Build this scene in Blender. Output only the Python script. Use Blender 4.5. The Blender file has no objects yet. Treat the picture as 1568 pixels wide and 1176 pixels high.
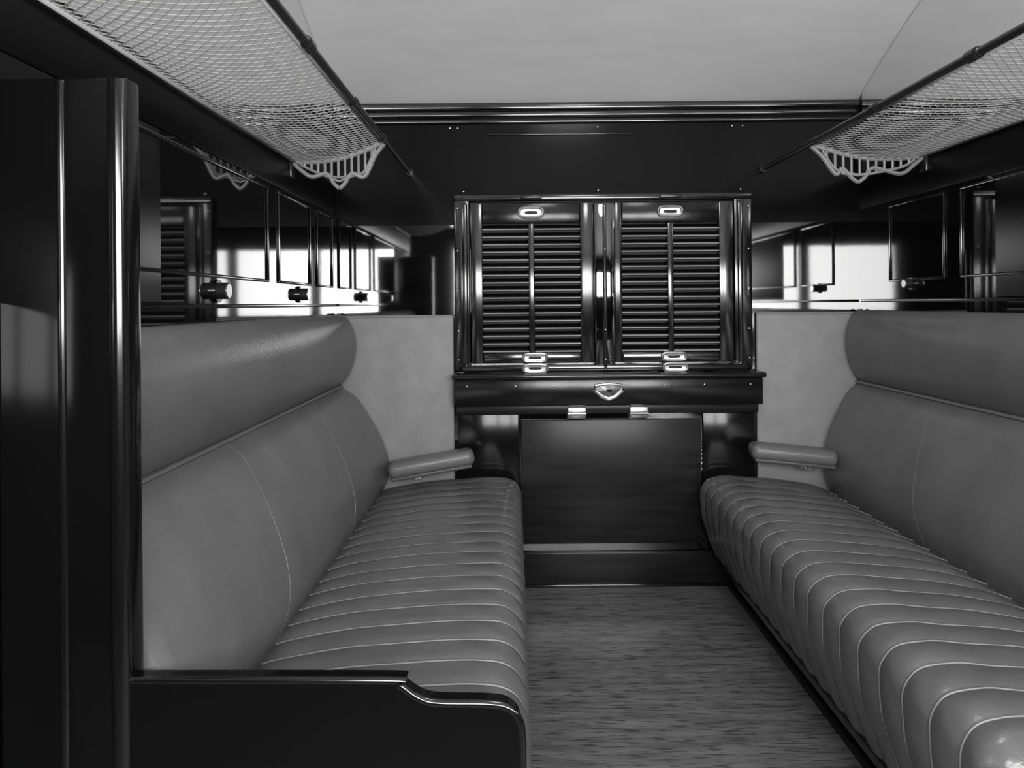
import bpy, bmesh, math
from math import sin, cos, pi, radians, sqrt
from mathutils import Vector, Matrix

EYE=1.07; XL=-0.68; XR=1.31; YF=2.85; YN=0.80; YC=-0.42
sc=bpy.context.scene
sc.view_settings.view_transform='Standard'

# ------------------------------------------------ materials
def mat(name, col, rough=0.5, ior=1.5, metal=0.0, bump=0.0, bscale=80, var=0.0, vscale=(6,6,6), lohi=(0.3,0.7)):
    m=bpy.data.materials.new(name); m.use_nodes=True
    nt=m.node_tree; b=nt.nodes['Principled BSDF']
    b.inputs['Base Color'].default_value=(col,col,col,1)
    b.inputs['Roughness'].default_value=rough
    b.inputs['IOR'].default_value=ior
    b.inputs['Metallic'].default_value=metal
    tc=nt.nodes.new('ShaderNodeTexCoord')
    if var>0:
        mp=nt.nodes.new('ShaderNodeMapping'); mp.inputs['Scale'].default_value=vscale
        n=nt.nodes.new('ShaderNodeTexNoise'); n.inputs['Scale'].default_value=1.0; n.inputs['Detail'].default_value=6
        r=nt.nodes.new('ShaderNodeValToRGB')
        a=max(0,col*(1-var)); c=col*(1+var)
        r.color_ramp.elements[0].position=lohi[0]; r.color_ramp.elements[1].position=lohi[1]
        r.color_ramp.elements[0].color=(a,a,a,1); r.color_ramp.elements[1].color=(c,c,c,1)
        nt.links.new(tc.outputs['Object'],mp.inputs[0]); nt.links.new(mp.outputs[0],n.inputs['Vector'])
        nt.links.new(n.outputs['Fac'],r.inputs[0]); nt.links.new(r.outputs[0],b.inputs['Base Color'])
    if bump>0:
        n2=nt.nodes.new('ShaderNodeTexNoise'); n2.inputs['Scale'].default_value=bscale; n2.inputs['Detail'].default_value=3
        bp=nt.nodes.new('ShaderNodeBump'); bp.inputs['Strength'].default_value=bump; bp.inputs['Distance'].default_value=0.01
        nt.links.new(tc.outputs['Object'],n2.inputs['Vector']); nt.links.new(n2.outputs['Fac'],bp.inputs['Height'])
        nt.links.new(bp.outputs[0],b.inputs['Normal'])
    return m

M_wood=mat('varnished_dark_wood',0.004,0.04,ior=2.5,bump=0.006,bscale=9,var=0.5,vscale=(3,3,30))
M_post=mat('varnished_post_wood',0.004,0.14,ior=1.40,bump=0.01,bscale=9)
M_frieze=mat('dark_frieze_panel',0.004,0.16,ior=1.25)
M_matte=mat('corridor_dark_paint',0.012,0.9,ior=1.1)
M_board=mat('added_matte_board',0.0035,0.35,ior=1.2)  # for matte boards added to suppress reflections in the side walls
M_side=mat('french_polished_partition',0.003,0.035,ior=2.1,bump=0.006,bscale=6)
M_table=mat('table_leaf_wood',0.016,0.30,ior=1.35,var=0.35,vscale=(4,4,40))
M_leaf=mat('lower_panel_wood',0.006,0.14,ior=1.35,bump=0.02,bscale=5)
M_ledge=mat('ledge_board_wood',0.006,0.20,ior=1.45,bump=0.03,bscale=30)
M_mould=mat('varnished_moulding',0.006,0.15,ior=1.8)
M_slat_glint=mat('louvre_edge_highlight',0.32,0.25,ior=1.8)  # pale tone stands in for light caught on the slat edges
M_mirror=mat('silvered_mirror',0.90,0.03,metal=1.0)
M_lea=mat('buffed_leather',0.150,0.33,ior=1.5,bump=0.10,bscale=160,var=0.10,vscale=(7,7,7))
M_leaR=mat('buffed_leather_ribbed',0.125,0.27,ior=1.6,bump=0.10,bscale=120,var=0.13,vscale=(8,8,8))
M_pipe=mat('piping_highlight',0.31,0.35)  # raised piping, its lighter colour stands in for highlights on the pleats
M_welt=mat('leather_welt',0.18,0.35)
M_seam=mat('leather_seam',0.08,0.5)
M_pale=mat('pale_leathercloth',0.28,0.6,bump=0.2,bscale=45,var=0.10,vscale=(12,12,12))
M_ceil=mat('painted_ceiling',0.72,0.6,bump=0.03,bscale=50,var=0.04,vscale=(3,12,3))
M_net=mat('cord_netting',0.38,0.7)
M_iron=mat('bronzed_metal',0.05,0.25,metal=0.7)
M_brk=mat('cast_bracket_metal',0.32,0.4,metal=0.3)
M_nick=mat('dull_nickel',0.60,0.26,metal=0.9)
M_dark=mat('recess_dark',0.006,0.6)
M_lamp=mat('opal_glass',0.8,0.3)
# floor: grained wood with short dark pores lying across the aisle
M_floor=mat('grained_wood_floor',0.165,0.36,bump=0.12,bscale=120,var=0.35,vscale=(5,40,5),lohi=(0.3,0.7))
nt=M_floor.node_tree; bs=nt.nodes['Principled BSDF']; base=bs.inputs['Base Color'].links[0].from_socket
tc=nt.nodes.new('ShaderNodeTexCoord'); mp=nt.nodes.new('ShaderNodeMapping'); mp.inputs['Scale'].default_value=(16,150,16)
nz=nt.nodes.new('ShaderNodeTexNoise'); nz.inputs['Scale'].default_value=1; nz.inputs['Detail'].default_value=2
rp=nt.nodes.new('ShaderNodeValToRGB'); rp.color_ramp.elements[0].position=0.36; rp.color_ramp.elements[1].position=0.47
rp.color_ramp.elements[0].color=(0.35,0.35,0.35,1); rp.color_ramp.elements[1].color=(1,1,1,1)
mx=nt.nodes.new('ShaderNodeMix'); mx.data_type='RGBA'; mx.blend_type='MULTIPLY'; mx.inputs[0].default_value=1.0
nt.links.new(tc.outputs['Object'],mp.inputs[0]); nt.links.new(mp.outputs[0],nz.inputs['Vector']); nt.links.new(nz.outputs['Fac'],rp.inputs[0])
nt.links.new(base,mx.inputs[6]); nt.links.new(rp.outputs[0],mx.inputs[7]); nt.links.new(mx.outputs[2],bs.inputs['Base Color'])

# ------------------------------------------------ mesh builder
class MB:
    def __init__(s): s.bm=bmesh.new(); s.mats=[]
    def mi(s,m):
        if m not in s.mats: s.mats.append(m)
        return s.mats.index(m)
    def _merge(s,t,m,smooth=False):
        i=s.mi(m)
        for f in t.faces: f.material_index=i; f.smooth=smooth
        me=bpy.data.meshes.new('t'); t.to_mesh(me); t.free(); s.bm.from_mesh(me); bpy.data.meshes.remove(me)
    def box(s,lo,hi,m,bev=0.0,rot=None,seg=2,smooth=False):
        t=bmesh.new(); bmesh.ops.create_cube(t,size=1)
        c=Vector([(a+b)/2 for a,b in zip(lo,hi)]); d=[abs(b-a) for a,b in zip(lo,hi)]
        for v in t.verts: v.co=Vector((v.co.x*d[0],v.co.y*d[1],v.co.z*d[2]))
        if bev>0: bmesh.ops.bevel(t,geom=list(t.edges),offset=min(bev,min(d)*0.49),segments=seg,affect='EDGES',profile=0.5)
        R=rot.to_matrix() if rot else Matrix.Identity(3)
        for v in t.verts: v.co=R@v.co+c
        s._merge(t,m,smooth)
    def cyl(s,p,q,r,m,n=20,r2=None):
        p=Vector(p);q=Vector(q); t=bmesh.new()
        bmesh.ops.create_cone(t,cap_ends=True,segments=n,radius1=r,radius2=r if r2 is None else r2,depth=(q-p).length)
        R=(q-p).to_track_quat('Z','Y').to_matrix()
        for v in t.verts: v.co=R@v.co+(p+q)/2
        s._merge(t,m,True)
    def ball(s,c,rx,ry,rz,m,n=16):
        t=bmesh.new(); bmesh.ops.create_uvsphere(t,u_segments=n,v_segments=n//2,radius=1)
        for v in t.verts: v.co=Vector((v.co.x*rx+c[0],v.co.y*ry+c[1],v.co.z*rz+c[2]))
        s._merge(t,m,True)
    def tube(s,pts,r,m,n=6,closed=False):
        pts=[Vector(p) for p in pts]; k=len(pts); t=bmesh.new(); rings=[]
        up=None
        for i in range(k):
            if closed: d=pts[(i+1)%k]-pts[i-1]
            else: d=pts[min(i+1,k-1)]-pts[max(i-1,0)]
            d.normalize()
            if up is None:
                up=Vector((0,0,1)) if abs(d.z)<0.9 else Vector((0,1,0))
            u=(up-d*up.dot(d)).normalized(); up=u; w=d.cross(u)
            rings.append([t.verts.new(pts[i]+(u*cos(2*pi*j/n)+w*sin(2*pi*j/n))*r) for j in range(n)])
        for i in range(k if closed else k-1):
            a=rings[i]; b=rings[(i+1)%k]
            for j in range(n): t.faces.new((a[j],a[(j+1)%n],b[(j+1)%n],b[j]))
        if not closed:
            t.faces.new(rings[0][::-1]); t.faces.new(rings[-1])
        bmesh.ops.recalc_face_normals(t,faces=t.faces)
        s._merge(t,m,True)
    def grid(s,rows,m,smooth=True,capends=False,closed_u=False):
        t=bmesh.new(); V=[[t.verts.new(p) for p in r] for r in rows]
        for i in range(len(V)-1):
            n=len(V[i])
            for j in range(n if closed_u else n-1):
                t.faces.new((V[i][j],V[i][(j+1)%n],V[i+1][(j+1)%n],V[i+1][j]))
        if capends: t.faces.new(V[0][::-1]); t.faces.new(V[-1])
        bmesh.ops.recalc_face_normals(t,faces=t.faces)
        s._merge(t,m,smooth)
    def done(s,name,parent=None,autos=True):
        me=bpy.data.meshes.new(name); s.bm.to_mesh(me); s.bm.free()
        for m in s.mats: me.materials.append(m)
        o=bpy.data.objects.new(name,me); sc.collection.objects.link(o)
        if parent: o.parent=parent
        if autos:
            try: me.set_sharp_from_angle(angle=radians(40))
            except Exception: pass
        return o
def empty(name):
    e=bpy.data.objects.new(name,None); sc.collection.objects.link(e); e.empty_display_size=0.1; return e

def arch(y): return 1.832+0.42*(1-((y-1.2)/1.65)**2)

# ------------------------------------------------ room shell
b=MB(); b.box((-2.6,YC-0.1,-0.06),(3.6,YF+0.1,0),M_floor); b.done('floor')
b=MB()
ys=[YC-0.02+(YF-YC+0.04)*i/48 for i in range(49)]
b.grid([[(-2.6,y,arch(y)),(3.6,y,arch(y)),(3.6,y,arch(y)+0.04),(-2.6,y,arch(y)+0.04)] for y in ys],M_ceil,capends=True,closed_u=True)
b.done('ceiling')
def side_wall(name,x0,x1):
    b=MB(); yy=[YN+(YF-YN)*i/24 for i in range(25)]
    b.grid([[(x0,y,0),(x1,y,0),(x1,y,arch(y)),(x0,y,arch(y))] for y in yy],M_side,smooth=False,capends=True,closed_u=True)
    b.done(name)
side_wall('wall_left',XL-0.04,XL); side_wall('wall_right',XR,XR+0.04)
b=MB(); b.box((-2.6,YF,0),(3.6,YF+0.06,1.37),M_wood); b.box((-2.6,YF,1.37),(3.6,YF+0.06,arch(YF)),M_frieze); b.done('wall_far')
b=MB(); b.box((-2.6,YN,0),(XL-0.04,YN+0.04,arch(YN)),M_matte); b.done('wall_corridor_left')
b=MB(); b.box((XR+0.04,YN,0),(3.6,YN+0.04,arch(YN)),M_matte); b.done('wall_corridor_right')
b=MB(); b.box((-2.64,YC,0),(-2.6,YN,1.85),M_matte); b.done('wall_end_left')
b=MB(); b.box((3.6,YC,0),(3.64,YN,1.85),M_matte); b.done('wall_end_right')
wins=[(-0.50,0.24),(0.28,0.92),(0.96,1.60)]
WZ0,WZ1=0.97,1.54
b=MB(); zt=arch(YC)
b.box((-2.6,YC-0.05,0),(3.6,YC,WZ0),M_matte); b.box((-2.6,YC-0.05,WZ1),(3.6,YC,zt),M_matte)
xs=[-2.6]+[v for w in wins for v in w]+[3.6]
for i in range(0,len(xs),2): b.box((xs[i],YC-0.05,WZ0),(xs[i+1],YC,WZ1),M_matte)
b.done('wall_corridor_window_side')
for k,(a,c) in enumerate(wins):
    b=MB()
    for lo,hi in (((a,YC-0.03,WZ0),(a+0.02,YC+0.015,WZ1)),((c-0.02,YC-0.03,WZ0),(c,YC+0.015,WZ1)),((a,YC-0.03,WZ0),(c,YC+0.015,WZ0+0.02)),((a,YC-0.03,WZ1-0.02),(c,YC+0.015,WZ1))):
        b.box(lo,hi,M_mould,0.004)
    b.done('window_%d'%(k+3))
    L=bpy.data.lights.new('daylight_portal','AREA'); L.shape='RECTANGLE'; L.size=c-a; L.size_y=WZ1-WZ0
    L.cycles.is_portal=True
    o=bpy.data.objects.new('daylight_portal',L); sc.collection.objects.link(o)
    o.location=((a+c)/2,YC-0.04,(WZ0+WZ1)/2); o.rotation_euler=(radians(90),0,0)

def mirror(name,x0,x1,zb):
    b=MB(); yy=[1.0+(YF-0.04-1.0)*i/20 for i in range(21)]
    b.grid([[(x0,y,zb),(x1,y,zb),(x1,y,arch(y)-0.004),(x0,y,arch(y)-0.004)] for y in yy],M_mirror,smooth=False,capends=True,closed_u=True)
    b.done(name)
mirror('wall_mirror',XL,XL+0.004,1.530); mirror('wall_mirror.001',XR-0.004,XR,1.555)

def side_trim(name,x,sg,zb,frames,plain,knobs):
    b=MB()
    def bar(y0,y1,z0,z1,t=0.006,m=None): 
        xa,xb=sorted((x,x+sg*t)); b.box((xa,y0,z0),(xb,y1,z1),m or M_mould,0.0030)
    def frame(y0,y1,z0,z1,w=0.008):
        bar(y0,y1,z0,z0+w); bar(y0,y1,z1-w,z1); bar(y0,y0+w,z0,z1); bar(y1-w,y1,z0,z1)
    for (y0,y1) in frames: frame(y0,y1,1.135,1.40)
    bar(plain[0],plain[1],1.078,1.41,0.003,M_board)  # added matte panel, keeps shutter reflections off this end of the wall
    bar(0.83,2.835,1.412,zb-0.012,0.004,M_board)  # added matte strip below the net, hides the rack's reflection
    bar(1.1,2.83,1.065,1.075,0.008)
    for y,z,s in knobs:
        b.cyl((x,y,z),(x+sg*0.008,y,z),0.026*s,M_mould,24)
        b.cyl((x+sg*0.006,y,z),(x+sg*0.028,y,z),0.019*s,M_dark,24)
        b.cyl((x+sg*0.028,y,z),(x+sg*0.031,y,z),0.016*s,M_nick,24)
    b.done(name)
side_trim('trim_1',XL,1,1.530,((1.2,2.07),(2.16,2.50),(2.58,2.80)),(0.83,1.44),((1.71,1.105,1),(2.37,1.105,1)))
side_trim('trim_2',XR,-1,1.555,((1.4,2.20),(2.28,2.62)),(0.83,2.04),((2.47,1.125,0.8),))

b=MB()
for z0,z1,t in ((1.800,1.826,0.035),(1.775,1.796,0.024),(1.752,1.768,0.014)):
    b.box((XL+0.005,YF-t,z0),(XR-0.005,YF,z1),M_mould,0.006)
b.box((-0.10,YF-0.008,1.708),(0.45,YF,1.714),M_mould,0.003)
for x in (-0.24,-0.21,0.32,0.83,0.87): b.ball((x,YF-0.002,1.738),0.0035,0.003,0.0035,M_nick,8)
for x in (-0.19,0.32,0.86): b.ball((x,YF-0.002,1.497),0.0035,0.003,0.0035,M_nick,8)
b.done('trim_3')

ew=empty('window_surround')
b=MB()
b.box((-0.226,YF-0.03,0.815),(-0.166,YF,1.47),M_mould,0.010); b.box((0.826,YF-0.03,0.815),(0.895,YF,1.47),M_mould,0.010)
b.box((-0.195,YF-0.040,0.815),(-0.175,YF-0.02,1.45),M_mould,0.008); b.box((0.838,YF-0.040,0.815),(0.858,YF-0.02,1.45),M_mould,0.008)
b.box((0.300,YF-0.045,0.815),(0.375,YF,1.445),M_wood,0.006)
b.box((0.330,YF-0.052,0.815),(0.345,YF-0.03,1.44),M_mould,0.006)
b.box((-0.226,YF-0.034,1.455),(0.895,YF,1.482),M_mould,0.008)
b.box((-0.20,YF-0.05,0.815),(0.87,YF,0.84),M_mould,0.006)
for z in (1.43,1.27,1.12,0.97,0.86):
    for x in (-0.212,0.3375,0.880): b.ball((x,YF-(0.053 if 0.3<x<0.4 else 0.031),z),0.0035,0.003,0.0035,M_nick,8)
b.done('casing',ew)
b=MB()
b.box((-0.235,YF-0.095,0.790),(0.925,YF,0.812),M_mould,0.009)
b.box((-0.228,YF-0.070,0.690),(0.918,YF,0.790),M_ledge,0.006)
b.box((-0.222,YF-0.035,0.655),(0.912,YF,0.690),M_table,0.004)
for x in (-0.18,0.0,0.14,0.55,0.70,0.87): b.ball((x,YF-0.071,0.765),0.0035,0.003,0.0035,M_nick,8)
P=[(0.295,0.764),(0.345,0.770),(0.395,0.764),(0.398,0.745),(0.372,0.722),(0.345,0.712),(0.318,0.722),(0.292,0.745)]
b.tube([(x,YF-0.074,z) for x,z in P],0.0065,M_nick,8,closed=True)
b.grid([[(x,YF-0.072,z) for x,z in P],[(0.345+(x-0.345)*0.2,YF-0.086,0.748+(z-0.748)*0.2) for x,z in P]],M_nick,closed_u=True)
b.done('ledge',ew)
b=MB()
b.box((0.02,YF-0.012,0.16),(0.70,YF-0.001,0.630),M_table,0.004)
b.box((-0.22,YF-0.010,0.33),(0.012,YF-0.001,0.654),M_leaf,0.004); b.box((0.708,YF-0.010,0.33),(0.905,YF-0.001,0.654),M_leaf,0.004)
for x in (0.229,0.462):
    b.box((x-0.035,YF-0.016,0.632),(x+0.035,YF-0.008,0.682),M_nick,0.004)
    b.box((x-0.035,YF-0.046,0.640),(x+0.035,YF-0.034,0.682),M_nick,0.004)
    b.cyl((x-0.034,YF-0.046,0.657),(x+0.034,YF-0.046,0.657),0.006,M_nick,12)
b.done('folding_table_leaf',ew)
b=MB(); b.box((-0.1,YF-0.018,0.0),(0.80,YF,0.13),M_table,0.006); b.box((-0.1,YF-0.026,0.0),(0.80,YF,0.010),M_mould,0.003); b.done('baseboard_far')

def pull(b,x,y,z,w=0.088,h=0.036):
    P=[]
    for i in range(24):
        a=2*pi*i/24; c=abs(cos(a))**0.55*(1 if cos(a)>=0 else -1); s_=abs(sin(a))**0.55*(1 if sin(a)>=0 else -1)
        P.append((x+c*w/2,y-0.004,z+s_*h/2))
    b.tube(P,0.0055,M_nick,8,closed=True)
    P2=[(x+(p[0]-x)*0.55,y-0.003,z+(p[2]-z)*0.35) for p in P]
    b.grid([P,P2],M_nick,closed_u=True)
    b.box((x-w*0.24,y-0.004,z-h*0.16),(x+w*0.24,y,z+h*0.16),M_dark,0.001)
def shutter(name,x0,x1,lx0,lx1,z0=0.845,z1=1.450,lz0=0.884,lz1=1.372):
    e=empty(name); b=MB(); yf=YF-0.028; yb=YF-0.002
    b.box((x0,yf,z0),(lx0,yb,z1),M_mould,0.005); b.box((lx1,yf,z0),(x1,yb,z1),M_mould,0.005)
    b.box((lx0,yf,lz1),(lx1,yb,z1),M_ledge,0.005); b.box((lx0,yf,z0),(lx1,yb,lz0),M_mould,0.005)
    xm=(lx0+lx1)/2
    b.box((xm-0.011,yf-0.001,lz0),(xm+0.011,yb,lz1),M_mould,0.004)
    b.done('frame',e)
    b=MB(); n=17; p=(lz1-lz0)/n
    for i in range(n):
        z=lz0+(i+0.5)*p
        for a,c in ((lx0,xm-0.011),(xm+0.011,lx1)):
            b.box((a,YF-0.028,z-0.0035),(c,YF-0.002,z+0.0035),M_mould,0.003,rot=Matrix.Rotation(radians(38),3,'X').to_euler())
            b.tube([(a,YF-0.0265,z-0.0085),(c,YF-0.0265,z-0.0085)],0.0026,M_slat_glint,8)  # pale rods paint a highlight along each slat front
    b.done('louvre_slats',e)
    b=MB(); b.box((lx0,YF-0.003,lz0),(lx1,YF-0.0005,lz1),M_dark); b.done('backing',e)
    b=MB(); pull(b,xm,yf,1.412); pull(b,xm+0.01,yf,0.866,h=0.030); pull(b,xm+0.01,YF-0.05,0.828,h=0.028)
    b.box((xm-0.04,YF-0.05,1.462),(xm+0.04,YF-0.03,1.475),M_iron,0.003)
    b.done('finger_pulls',e)
shutter('window_1',-0.164,0.300,-0.119,0.248); shutter('window_2',0.376,0.824,0.404,0.770)

# ------------------------------------------------ benches
def catmull(P,n=8):
    out=[]
    for i in range(len(P)-1):
        p0=P[max(i-1,0)];p1=P[i];p2=P[i+1];p3=P[min(i+2,len(P)-1)]
        for k in range(n):
            t=k/n; out.append(tuple(0.5*((2*b_)+(-a+c)*t+(2*a-5*b_+4*c-d)*t*t+(-a+3*b_-3*c+d)*t**3) for a,b_,c,d in zip(p0,p1,p2,p3)))
    out.append(P[-1]); return out
def normals2(P):
    N=[]
    for i in range(len(P)):
        a=P[max(i-1,0)];c=P[min(i+1,len(P)-1)]
        dx,dz=c[0]-a[0],c[1]-a[1]; l=sqrt(dx*dx+dz*dz) or 1
        N.append((-dz/l,dx/l))
    return N
def bench(name,wx,sg,depth,bs,ls,y0,y1,seams,arm):
    e=empty(name)
    X=lambda w: wx+sg*(w+0.002)
    D=depth
    prof=[(0.10,0.335),(0.14,0.360),(0.22,0.385),(0.34,0.405),(0.46,0.415),(D-0.09,0.420),(D-0.035,0.412),(D-0.006,0.385),(D,0.345),(D-0.006,0.28),(D-0.030,0.20),(D-0.060,0.125)]
    P=catmull(prof,5); N=normals2(P)
    pitch=0.0865; n=int(round((y1-y0)/pitch)); pitch=(y1-y0)/n; sub=12
    rows=[]
    for i in range(n*sub+1):
        y=y0+pitch*i/sub; ph=(i%sub)/sub
        h=0.0085*(abs(sin(pi*ph))**0.6)
        ed=min(y-y0,y1-y); ed=-0.03*max(0,1-ed/0.05)**2
        r=[]
        for q,((w,z),(nx,nz)) in enumerate(zip(P,N)):
            k=min(1,max(0,(w-0.12)/0.1)) if z>0.3 else 1
            wob=0.0010*sin(4.7*i/sub+q*0.5)*sin(q*0.37+i/sub*2.1)
            d=h*k+ed+wob
            r.append((X(w+nx*d),y,z+nz*d))
        rows.append(r)
    b=MB(); b.grid(rows,M_leaR)
    for yy,ri in ((y0,0),(y1,-1)):
        pts=[Vector(p) for p in rows[ri]]+[Vector((X(0.10),yy,0.125))]
        t=bmesh.new(); t.faces.new([t.verts.new(p) for p in pts]); b._merge(t,M_leaR)
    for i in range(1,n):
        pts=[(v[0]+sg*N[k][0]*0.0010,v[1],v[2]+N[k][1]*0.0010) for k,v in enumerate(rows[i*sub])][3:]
        b.tube(pts,0.0018,M_pipe,5)  # light-toned piping paints the highlight at each pleat
    b.done('seat_cushion',e,autos=False)
    b=MB(); xa,xb=sorted((X(0.01),X(D-0.115))); b.box((xa,y0+0.01,0.0),(xb,y1-0.005,0.13),M_post,0.004)
    xa,xb=sorted((X(D-0.12),X(D-0.045))); b.box((xa,y0+0.01,0.112),(xb,y1-0.005,0.135),M_mould,0.004)
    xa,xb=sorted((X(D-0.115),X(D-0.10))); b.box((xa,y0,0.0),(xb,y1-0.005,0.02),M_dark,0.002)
    b.done('seat_base',e)
    bol=[(0.0,1.030),(0.03*bs,1.034),(0.058*bs,1.008),(0.076*bs,0.955),(0.078*bs,0.90),(0.064*bs,0.835),(0.040*bs,0.79),(0.018,0.768)]
    low=[(0.018,0.765),(0.060*ls,0.735),(0.100*ls,0.670),(0.135*ls,0.590),(0.158*ls,0.51),(0.160*ls,0.44),(0.145*ls,0.385),(0.125*ls,0.335)]
    for nm,pr in (('headrest_bolster',bol),('back_cushion',low)):
        Q=catmull(pr,6); b=MB(); rows=[]; m=90
        for i in range(m+1):
            y=y0+(y1-y0)*i/m; ed=min(y-y0,y1-y); sh=1-0.35*max(0,1-ed/0.03)**2
            rows.append([(X(w*sh),y,z) for w,z in Q])
        b.grid(rows,M_lea)
        for yy,ri in ((y0,0),(y1,-1)):
            t=bmesh.new(); t.faces.new([t.verts.new(p) for p in rows[ri]]+[t.verts.new((X(0),yy,Q[-1][1])),t.verts.new((X(0),yy,Q[0][1]))]); b._merge(t,M_lea)
        if nm=='back_cushion':
            b.tube([(X(0.024),y0,0.7665),(X(0.024),y1,0.7665)],0.006,M_lea,8)
            b.tube([(X(0.028),y0,0.7655),(X(0.028),y1,0.7655)],0.0028,M_welt,8)
            for ys_ in seams:
                K=len(Q)-1
                b.tube([(X(w-0.0004),ys_+0.16*(1-k/K)**2-0.04,z) for k,(w,z) in enumerate(Q)],0.0011,M_welt,5)
        b.tube([rows[-1][k] for k in range(len(rows[-1]))],0.004,M_seam,6)
        b.done(nm,e)
    b=MB(); xa,xb=arm['pad']
    b.box((xa,YF-0.018,0.33),(xb,YF-0.001,1.03),M_pale,0.007,seg=3,smooth=True)
    b.tube([(xa+0.005,YF-0.019,1.024),(xb-0.005,YF-0.019,1.024)],0.003,M_pale,6)
    b.done('side_pad',e)
    b=MB(); xa,xb=arm['x']; z=arm['z']; xi=arm['inner']
    rot=Matrix.Rotation(radians(arm['tilt']),3,'Y')@Matrix.Rotation(radians(arm['yaw']),3,'Z')
    b.box((xa,2.655,z-0.028),(xb,2.755,z+0.028),M_lea,0.024,rot=rot.to_euler(),seg=5,smooth=True)
    b.box((xa+0.01,2.657,z-0.036),(xb-0.01,2.753,z-0.022),M_seam,0.006,rot=rot.to_euler(),smooth=True)
    b.box((xi-0.016,2.72,z-0.065),(xi+0.016,YF-0.015,z-0.035),M_nick,0.006)
    b.cyl((xi,2.71,z-0.05),(xi,2.74,z-0.05),0.012,M_nick,14)
    b.done('armrest',e)
    return e
YS=2.825
bench('bench_seat',XL,1,0.690,1.12,1.28,1.025,YS,(1.58,2.22),dict(pad=(XL+0.005,-0.232),x=(-0.460,-0.150),z=0.500,inner=-0.36,tilt=-8,yaw=8))
bench('bench_seat',XR,-1,0.62,0.95,1.03,1.08,YS,(2.18,),dict(pad=(0.912,XR-0.005),x=(0.845,1.145),z=0.522,inner=1.06,tilt=5,yaw=-6))

e=empty('seat_end_partition')
YP=0.985
b=MB()
b.box((XL+0.001,YP,0),(-0.506,YP+0.035,1.372),M_post,0.005)
b.cyl((-0.519,YP+0.001,0.0),(-0.519,YP+0.001,1.368),0.012,M_mould,24)
b.cyl((-0.594,YP+0.002,0.0),(-0.594,YP+0.002,1.368),0.006,M_mould,20)
b.done('post',e)
top=[(-0.508,0.578),(-0.178,0.575),(-0.158,0.570),(-0.134,0.553),(-0.107,0.545),(-0.040,0.543),(-0.012,0.537),(0.002,0.520),(0.005,0.493)]
T=catmull(top,5)
b=MB()
out=T+[(0.005,0.0),(-0.508,0.0)]
b.grid([[(x,YP,z) for x,z in out],[(x,YP+0.033,z) for x,z in out]],M_post,smooth=False,capends=True,closed_u=True)
b.tube([(x,YP+0.004,z) for x,z in T]+[(0.005,YP+0.004,0.2),(0.005,YP+0.004,0.006)],0.0055,M_mould,10)
b.done('panel',e)

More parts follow.
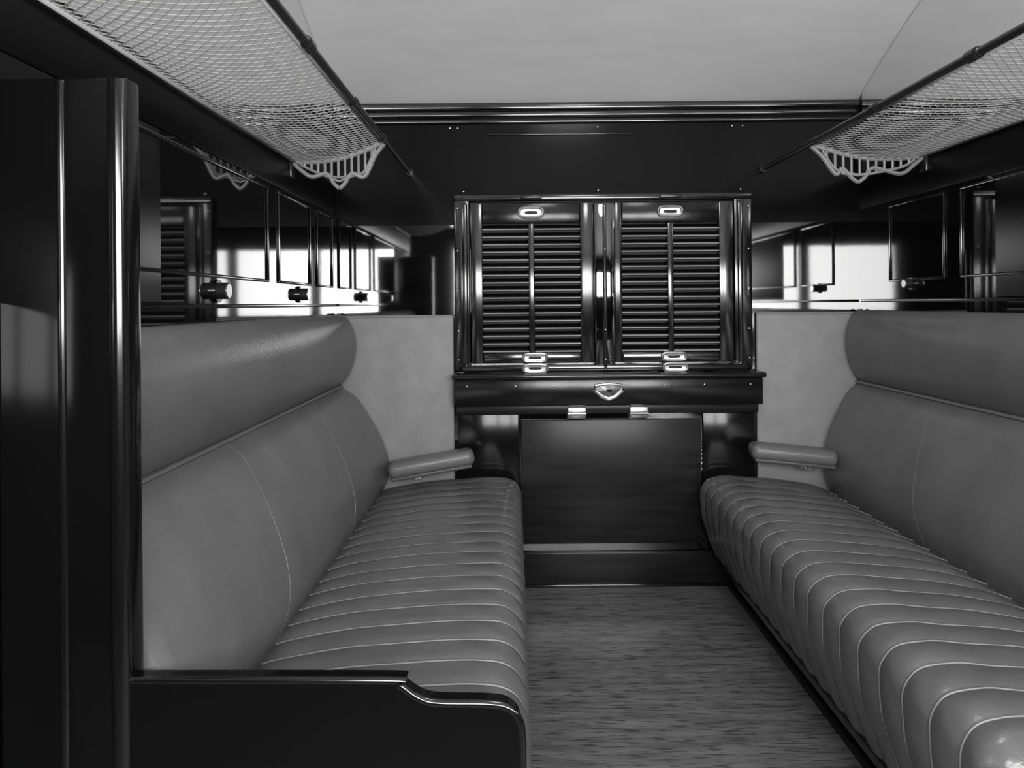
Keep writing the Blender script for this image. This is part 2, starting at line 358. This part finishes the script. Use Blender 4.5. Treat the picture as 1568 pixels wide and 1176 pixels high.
# ------------------------------------------------ luggage racks
def rack(name,sx,wx,rail,zwall,sag,zap,uap,y0,y1):
    e=empty(name)
    xr,zr=rail; xw=wx+sx*0.012; W=xw-xr
    sec=[]
    for k in range(0,15):
        t=k/14; sec.append((xr+W*(0.03+0.97*t), zr-0.004+(zwall-zr)*t-sag*sin(pi*t)))
    S=[0]
    for i in range(1,len(sec)): S.append(S[-1]+sqrt((sec[i][0]-sec[i-1][0])**2+(sec[i][1]-sec[i-1][1])**2))
    Ltot=S[-1]
    def at(s):
        s=max(0,min(Ltot,s))
        for i in range(1,len(S)):
            if s<=S[i]+1e-9:
                t=(s-S[i-1])/(S[i]-S[i-1]); return (sec[i-1][0]+(sec[i][0]-sec[i-1][0])*t,sec[i-1][1]+(sec[i][1]-sec[i-1][1])*t)
        return sec[-1]
    b=MB(); cell=0.023; run=Ltot*0.85; n=int((y1-y0+run)/cell); nst=14
    for dirn in (1,-1):
        for i in range(n+1):
            ys_=y0-run+i*cell; pts=[]
            for k in range(nst*4+1):
                s=Ltot*k/(nst*4); y=ys_+run*(k/(nst*4) if dirn>0 else 1-k/(nst*4))
                if y0<=y<=y1 and (k%4==0 or not pts or abs(y-y0)<run/(nst*3) or abs(y-y1)<run/(nst*3)):
                    x,z=at(s); pts.append((x,y,z))
            if len(pts)>1: b.tube(pts,0.0013,M_net,4)
    for s,r in ((0.003,0.0045),(Ltot-0.003,0.006)):
        x,z=at(s); b.tube([(x,y0,z),(x,y1,z)],r,M_net,6)
    b.tube([(x_,y1,z_) for x_,z_ in sec],0.004,M_net,6)
    b.done('netting',e,autos=False)
    b=MB(); b.cyl((xr,y0,zr),(xr,YF-0.012,zr),0.0090,M_iron,14)
    b.cyl((xr,YF-0.016,zr),(xr,YF-0.002,zr),0.014,M_iron,18)
    for yy in (y1-0.02,y1-0.42,y1-0.84,y1-1.2):
        if yy>y0: b.cyl((xr,yy-0.016,zr),(xr,yy+0.016,zr),0.013,M_iron,14); b.ball((xr,yy-0.022,zr),0.012,0.01,0.012,M_iron,10)
    b.done('front_rail',e)
    b=MB(); yb=y1+0.004
    def bar(pts,r=0.0055,n_=6): b.tube([(xr+W*u,yb,v) for u,v in pts],r,M_brk,n_)
    secf=lambda u: zr-0.006+(zwall-zr)*u-sag*sin(pi*u)
    toplin=[(u/20,secf(u/20)) for u in range(21)]
    bar(toplin,0.0055)
    zm=secf(uap)
    inner=catmull([(0.10,secf(0.10)-0.006),(0.22,zm-0.036),(0.36,zm-0.050),(uap,zm-0.054),(uap+0.16,zm-0.048),(0.82,zm-0.030),(0.93,secf(0.93)-0.006)],6)
    bar(inner,0.0045)
    o1=catmull([(0.0,secf(0)-0.004),(0.10,secf(0.1)-0.026),(0.22,zm-0.052),(uap-0.14,zap+0.045),(uap-0.06,zap+0.015),(uap,zap)],6)
    o2=catmull([(uap,zap),(uap+0.06,zap+0.015),(uap+0.14,zap+0.045),(0.80,zm-0.052),(0.92,secf(0.92)-0.024),(1.0,secf(1.0)-0.004)],6)
    bar(o1,0.0065); bar(o2,0.0065)
    bar([(uap-0.15,zm-0.050),(uap,zap+0.022),(uap+0.15,zm-0.050)],0.004)
    def zi(C,u):
        for i in range(1,len(C)):
            if C[i-1][0]<=u<=C[i][0]: 
                t=(u-C[i-1][0])/max(1e-6,C[i][0]-C[i-1][0]); return C[i-1][1]+(C[i][1]-C[i-1][1])*t
        return C[-1][1]
    for k in range(11):
        u=0.14+0.074*k; bar([(u,secf(u)),(u,zi(inner,u))],0.0042)
    b.box((min(xw,wx)+0.0005,yb-0.02,secf(1)-0.05),(max(xw,wx)-0.0005,yb+0.02,secf(1)+0.01),M_iron,0.004)
    b.done('end_bracket',e)
rack('luggage_rack',1,XL,(-0.392,EYE+0.500),EYE+0.442,0.022,EYE+0.355,0.50,0.92,2.28)
rack('luggage_rack',-1,XR,(0.945,EYE+0.502),EYE+0.462,0.026,EYE+0.376,0.42,1.0,2.38)

b=MB(); zc=arch(1.35)
b.cyl((0.31,1.35,zc-0.02),(0.31,1.35,zc),0.09,M_nick,28); b.ball((0.31,1.35,zc-0.03),0.075,0.075,0.05,M_lamp,24)  # made-up ceiling fixture out of view, goes with the fill light
b.done('added_fill_lamp')
L=bpy.data.lights.new('fill_light','AREA'); L.shape='DISK'; L.size=0.4; L.energy=6  # unseen light added for soft fill
o=bpy.data.objects.new('fill_light',L); sc.collection.objects.link(o); o.location=(0.31,1.35,zc-0.10)

w=bpy.data.worlds.new('overcast_sky'); sc.world=w; w.use_nodes=True
bg=w.node_tree.nodes['Background']; bg.inputs[0].default_value=(1,1,1,1); bg.inputs[1].default_value=21

cam=bpy.data.cameras.new('camera'); co=bpy.data.objects.new('camera',cam); sc.collection.objects.link(co)
co.location=(0,0,EYE); co.rotation_euler=(radians(90),radians(0.5),0)
cam.sensor_width=36; cam.lens=1150/1568*36; cam.shift_x=-0.0026; cam.shift_y=-0.0784; cam.clip_start=0.02
sc.camera=co
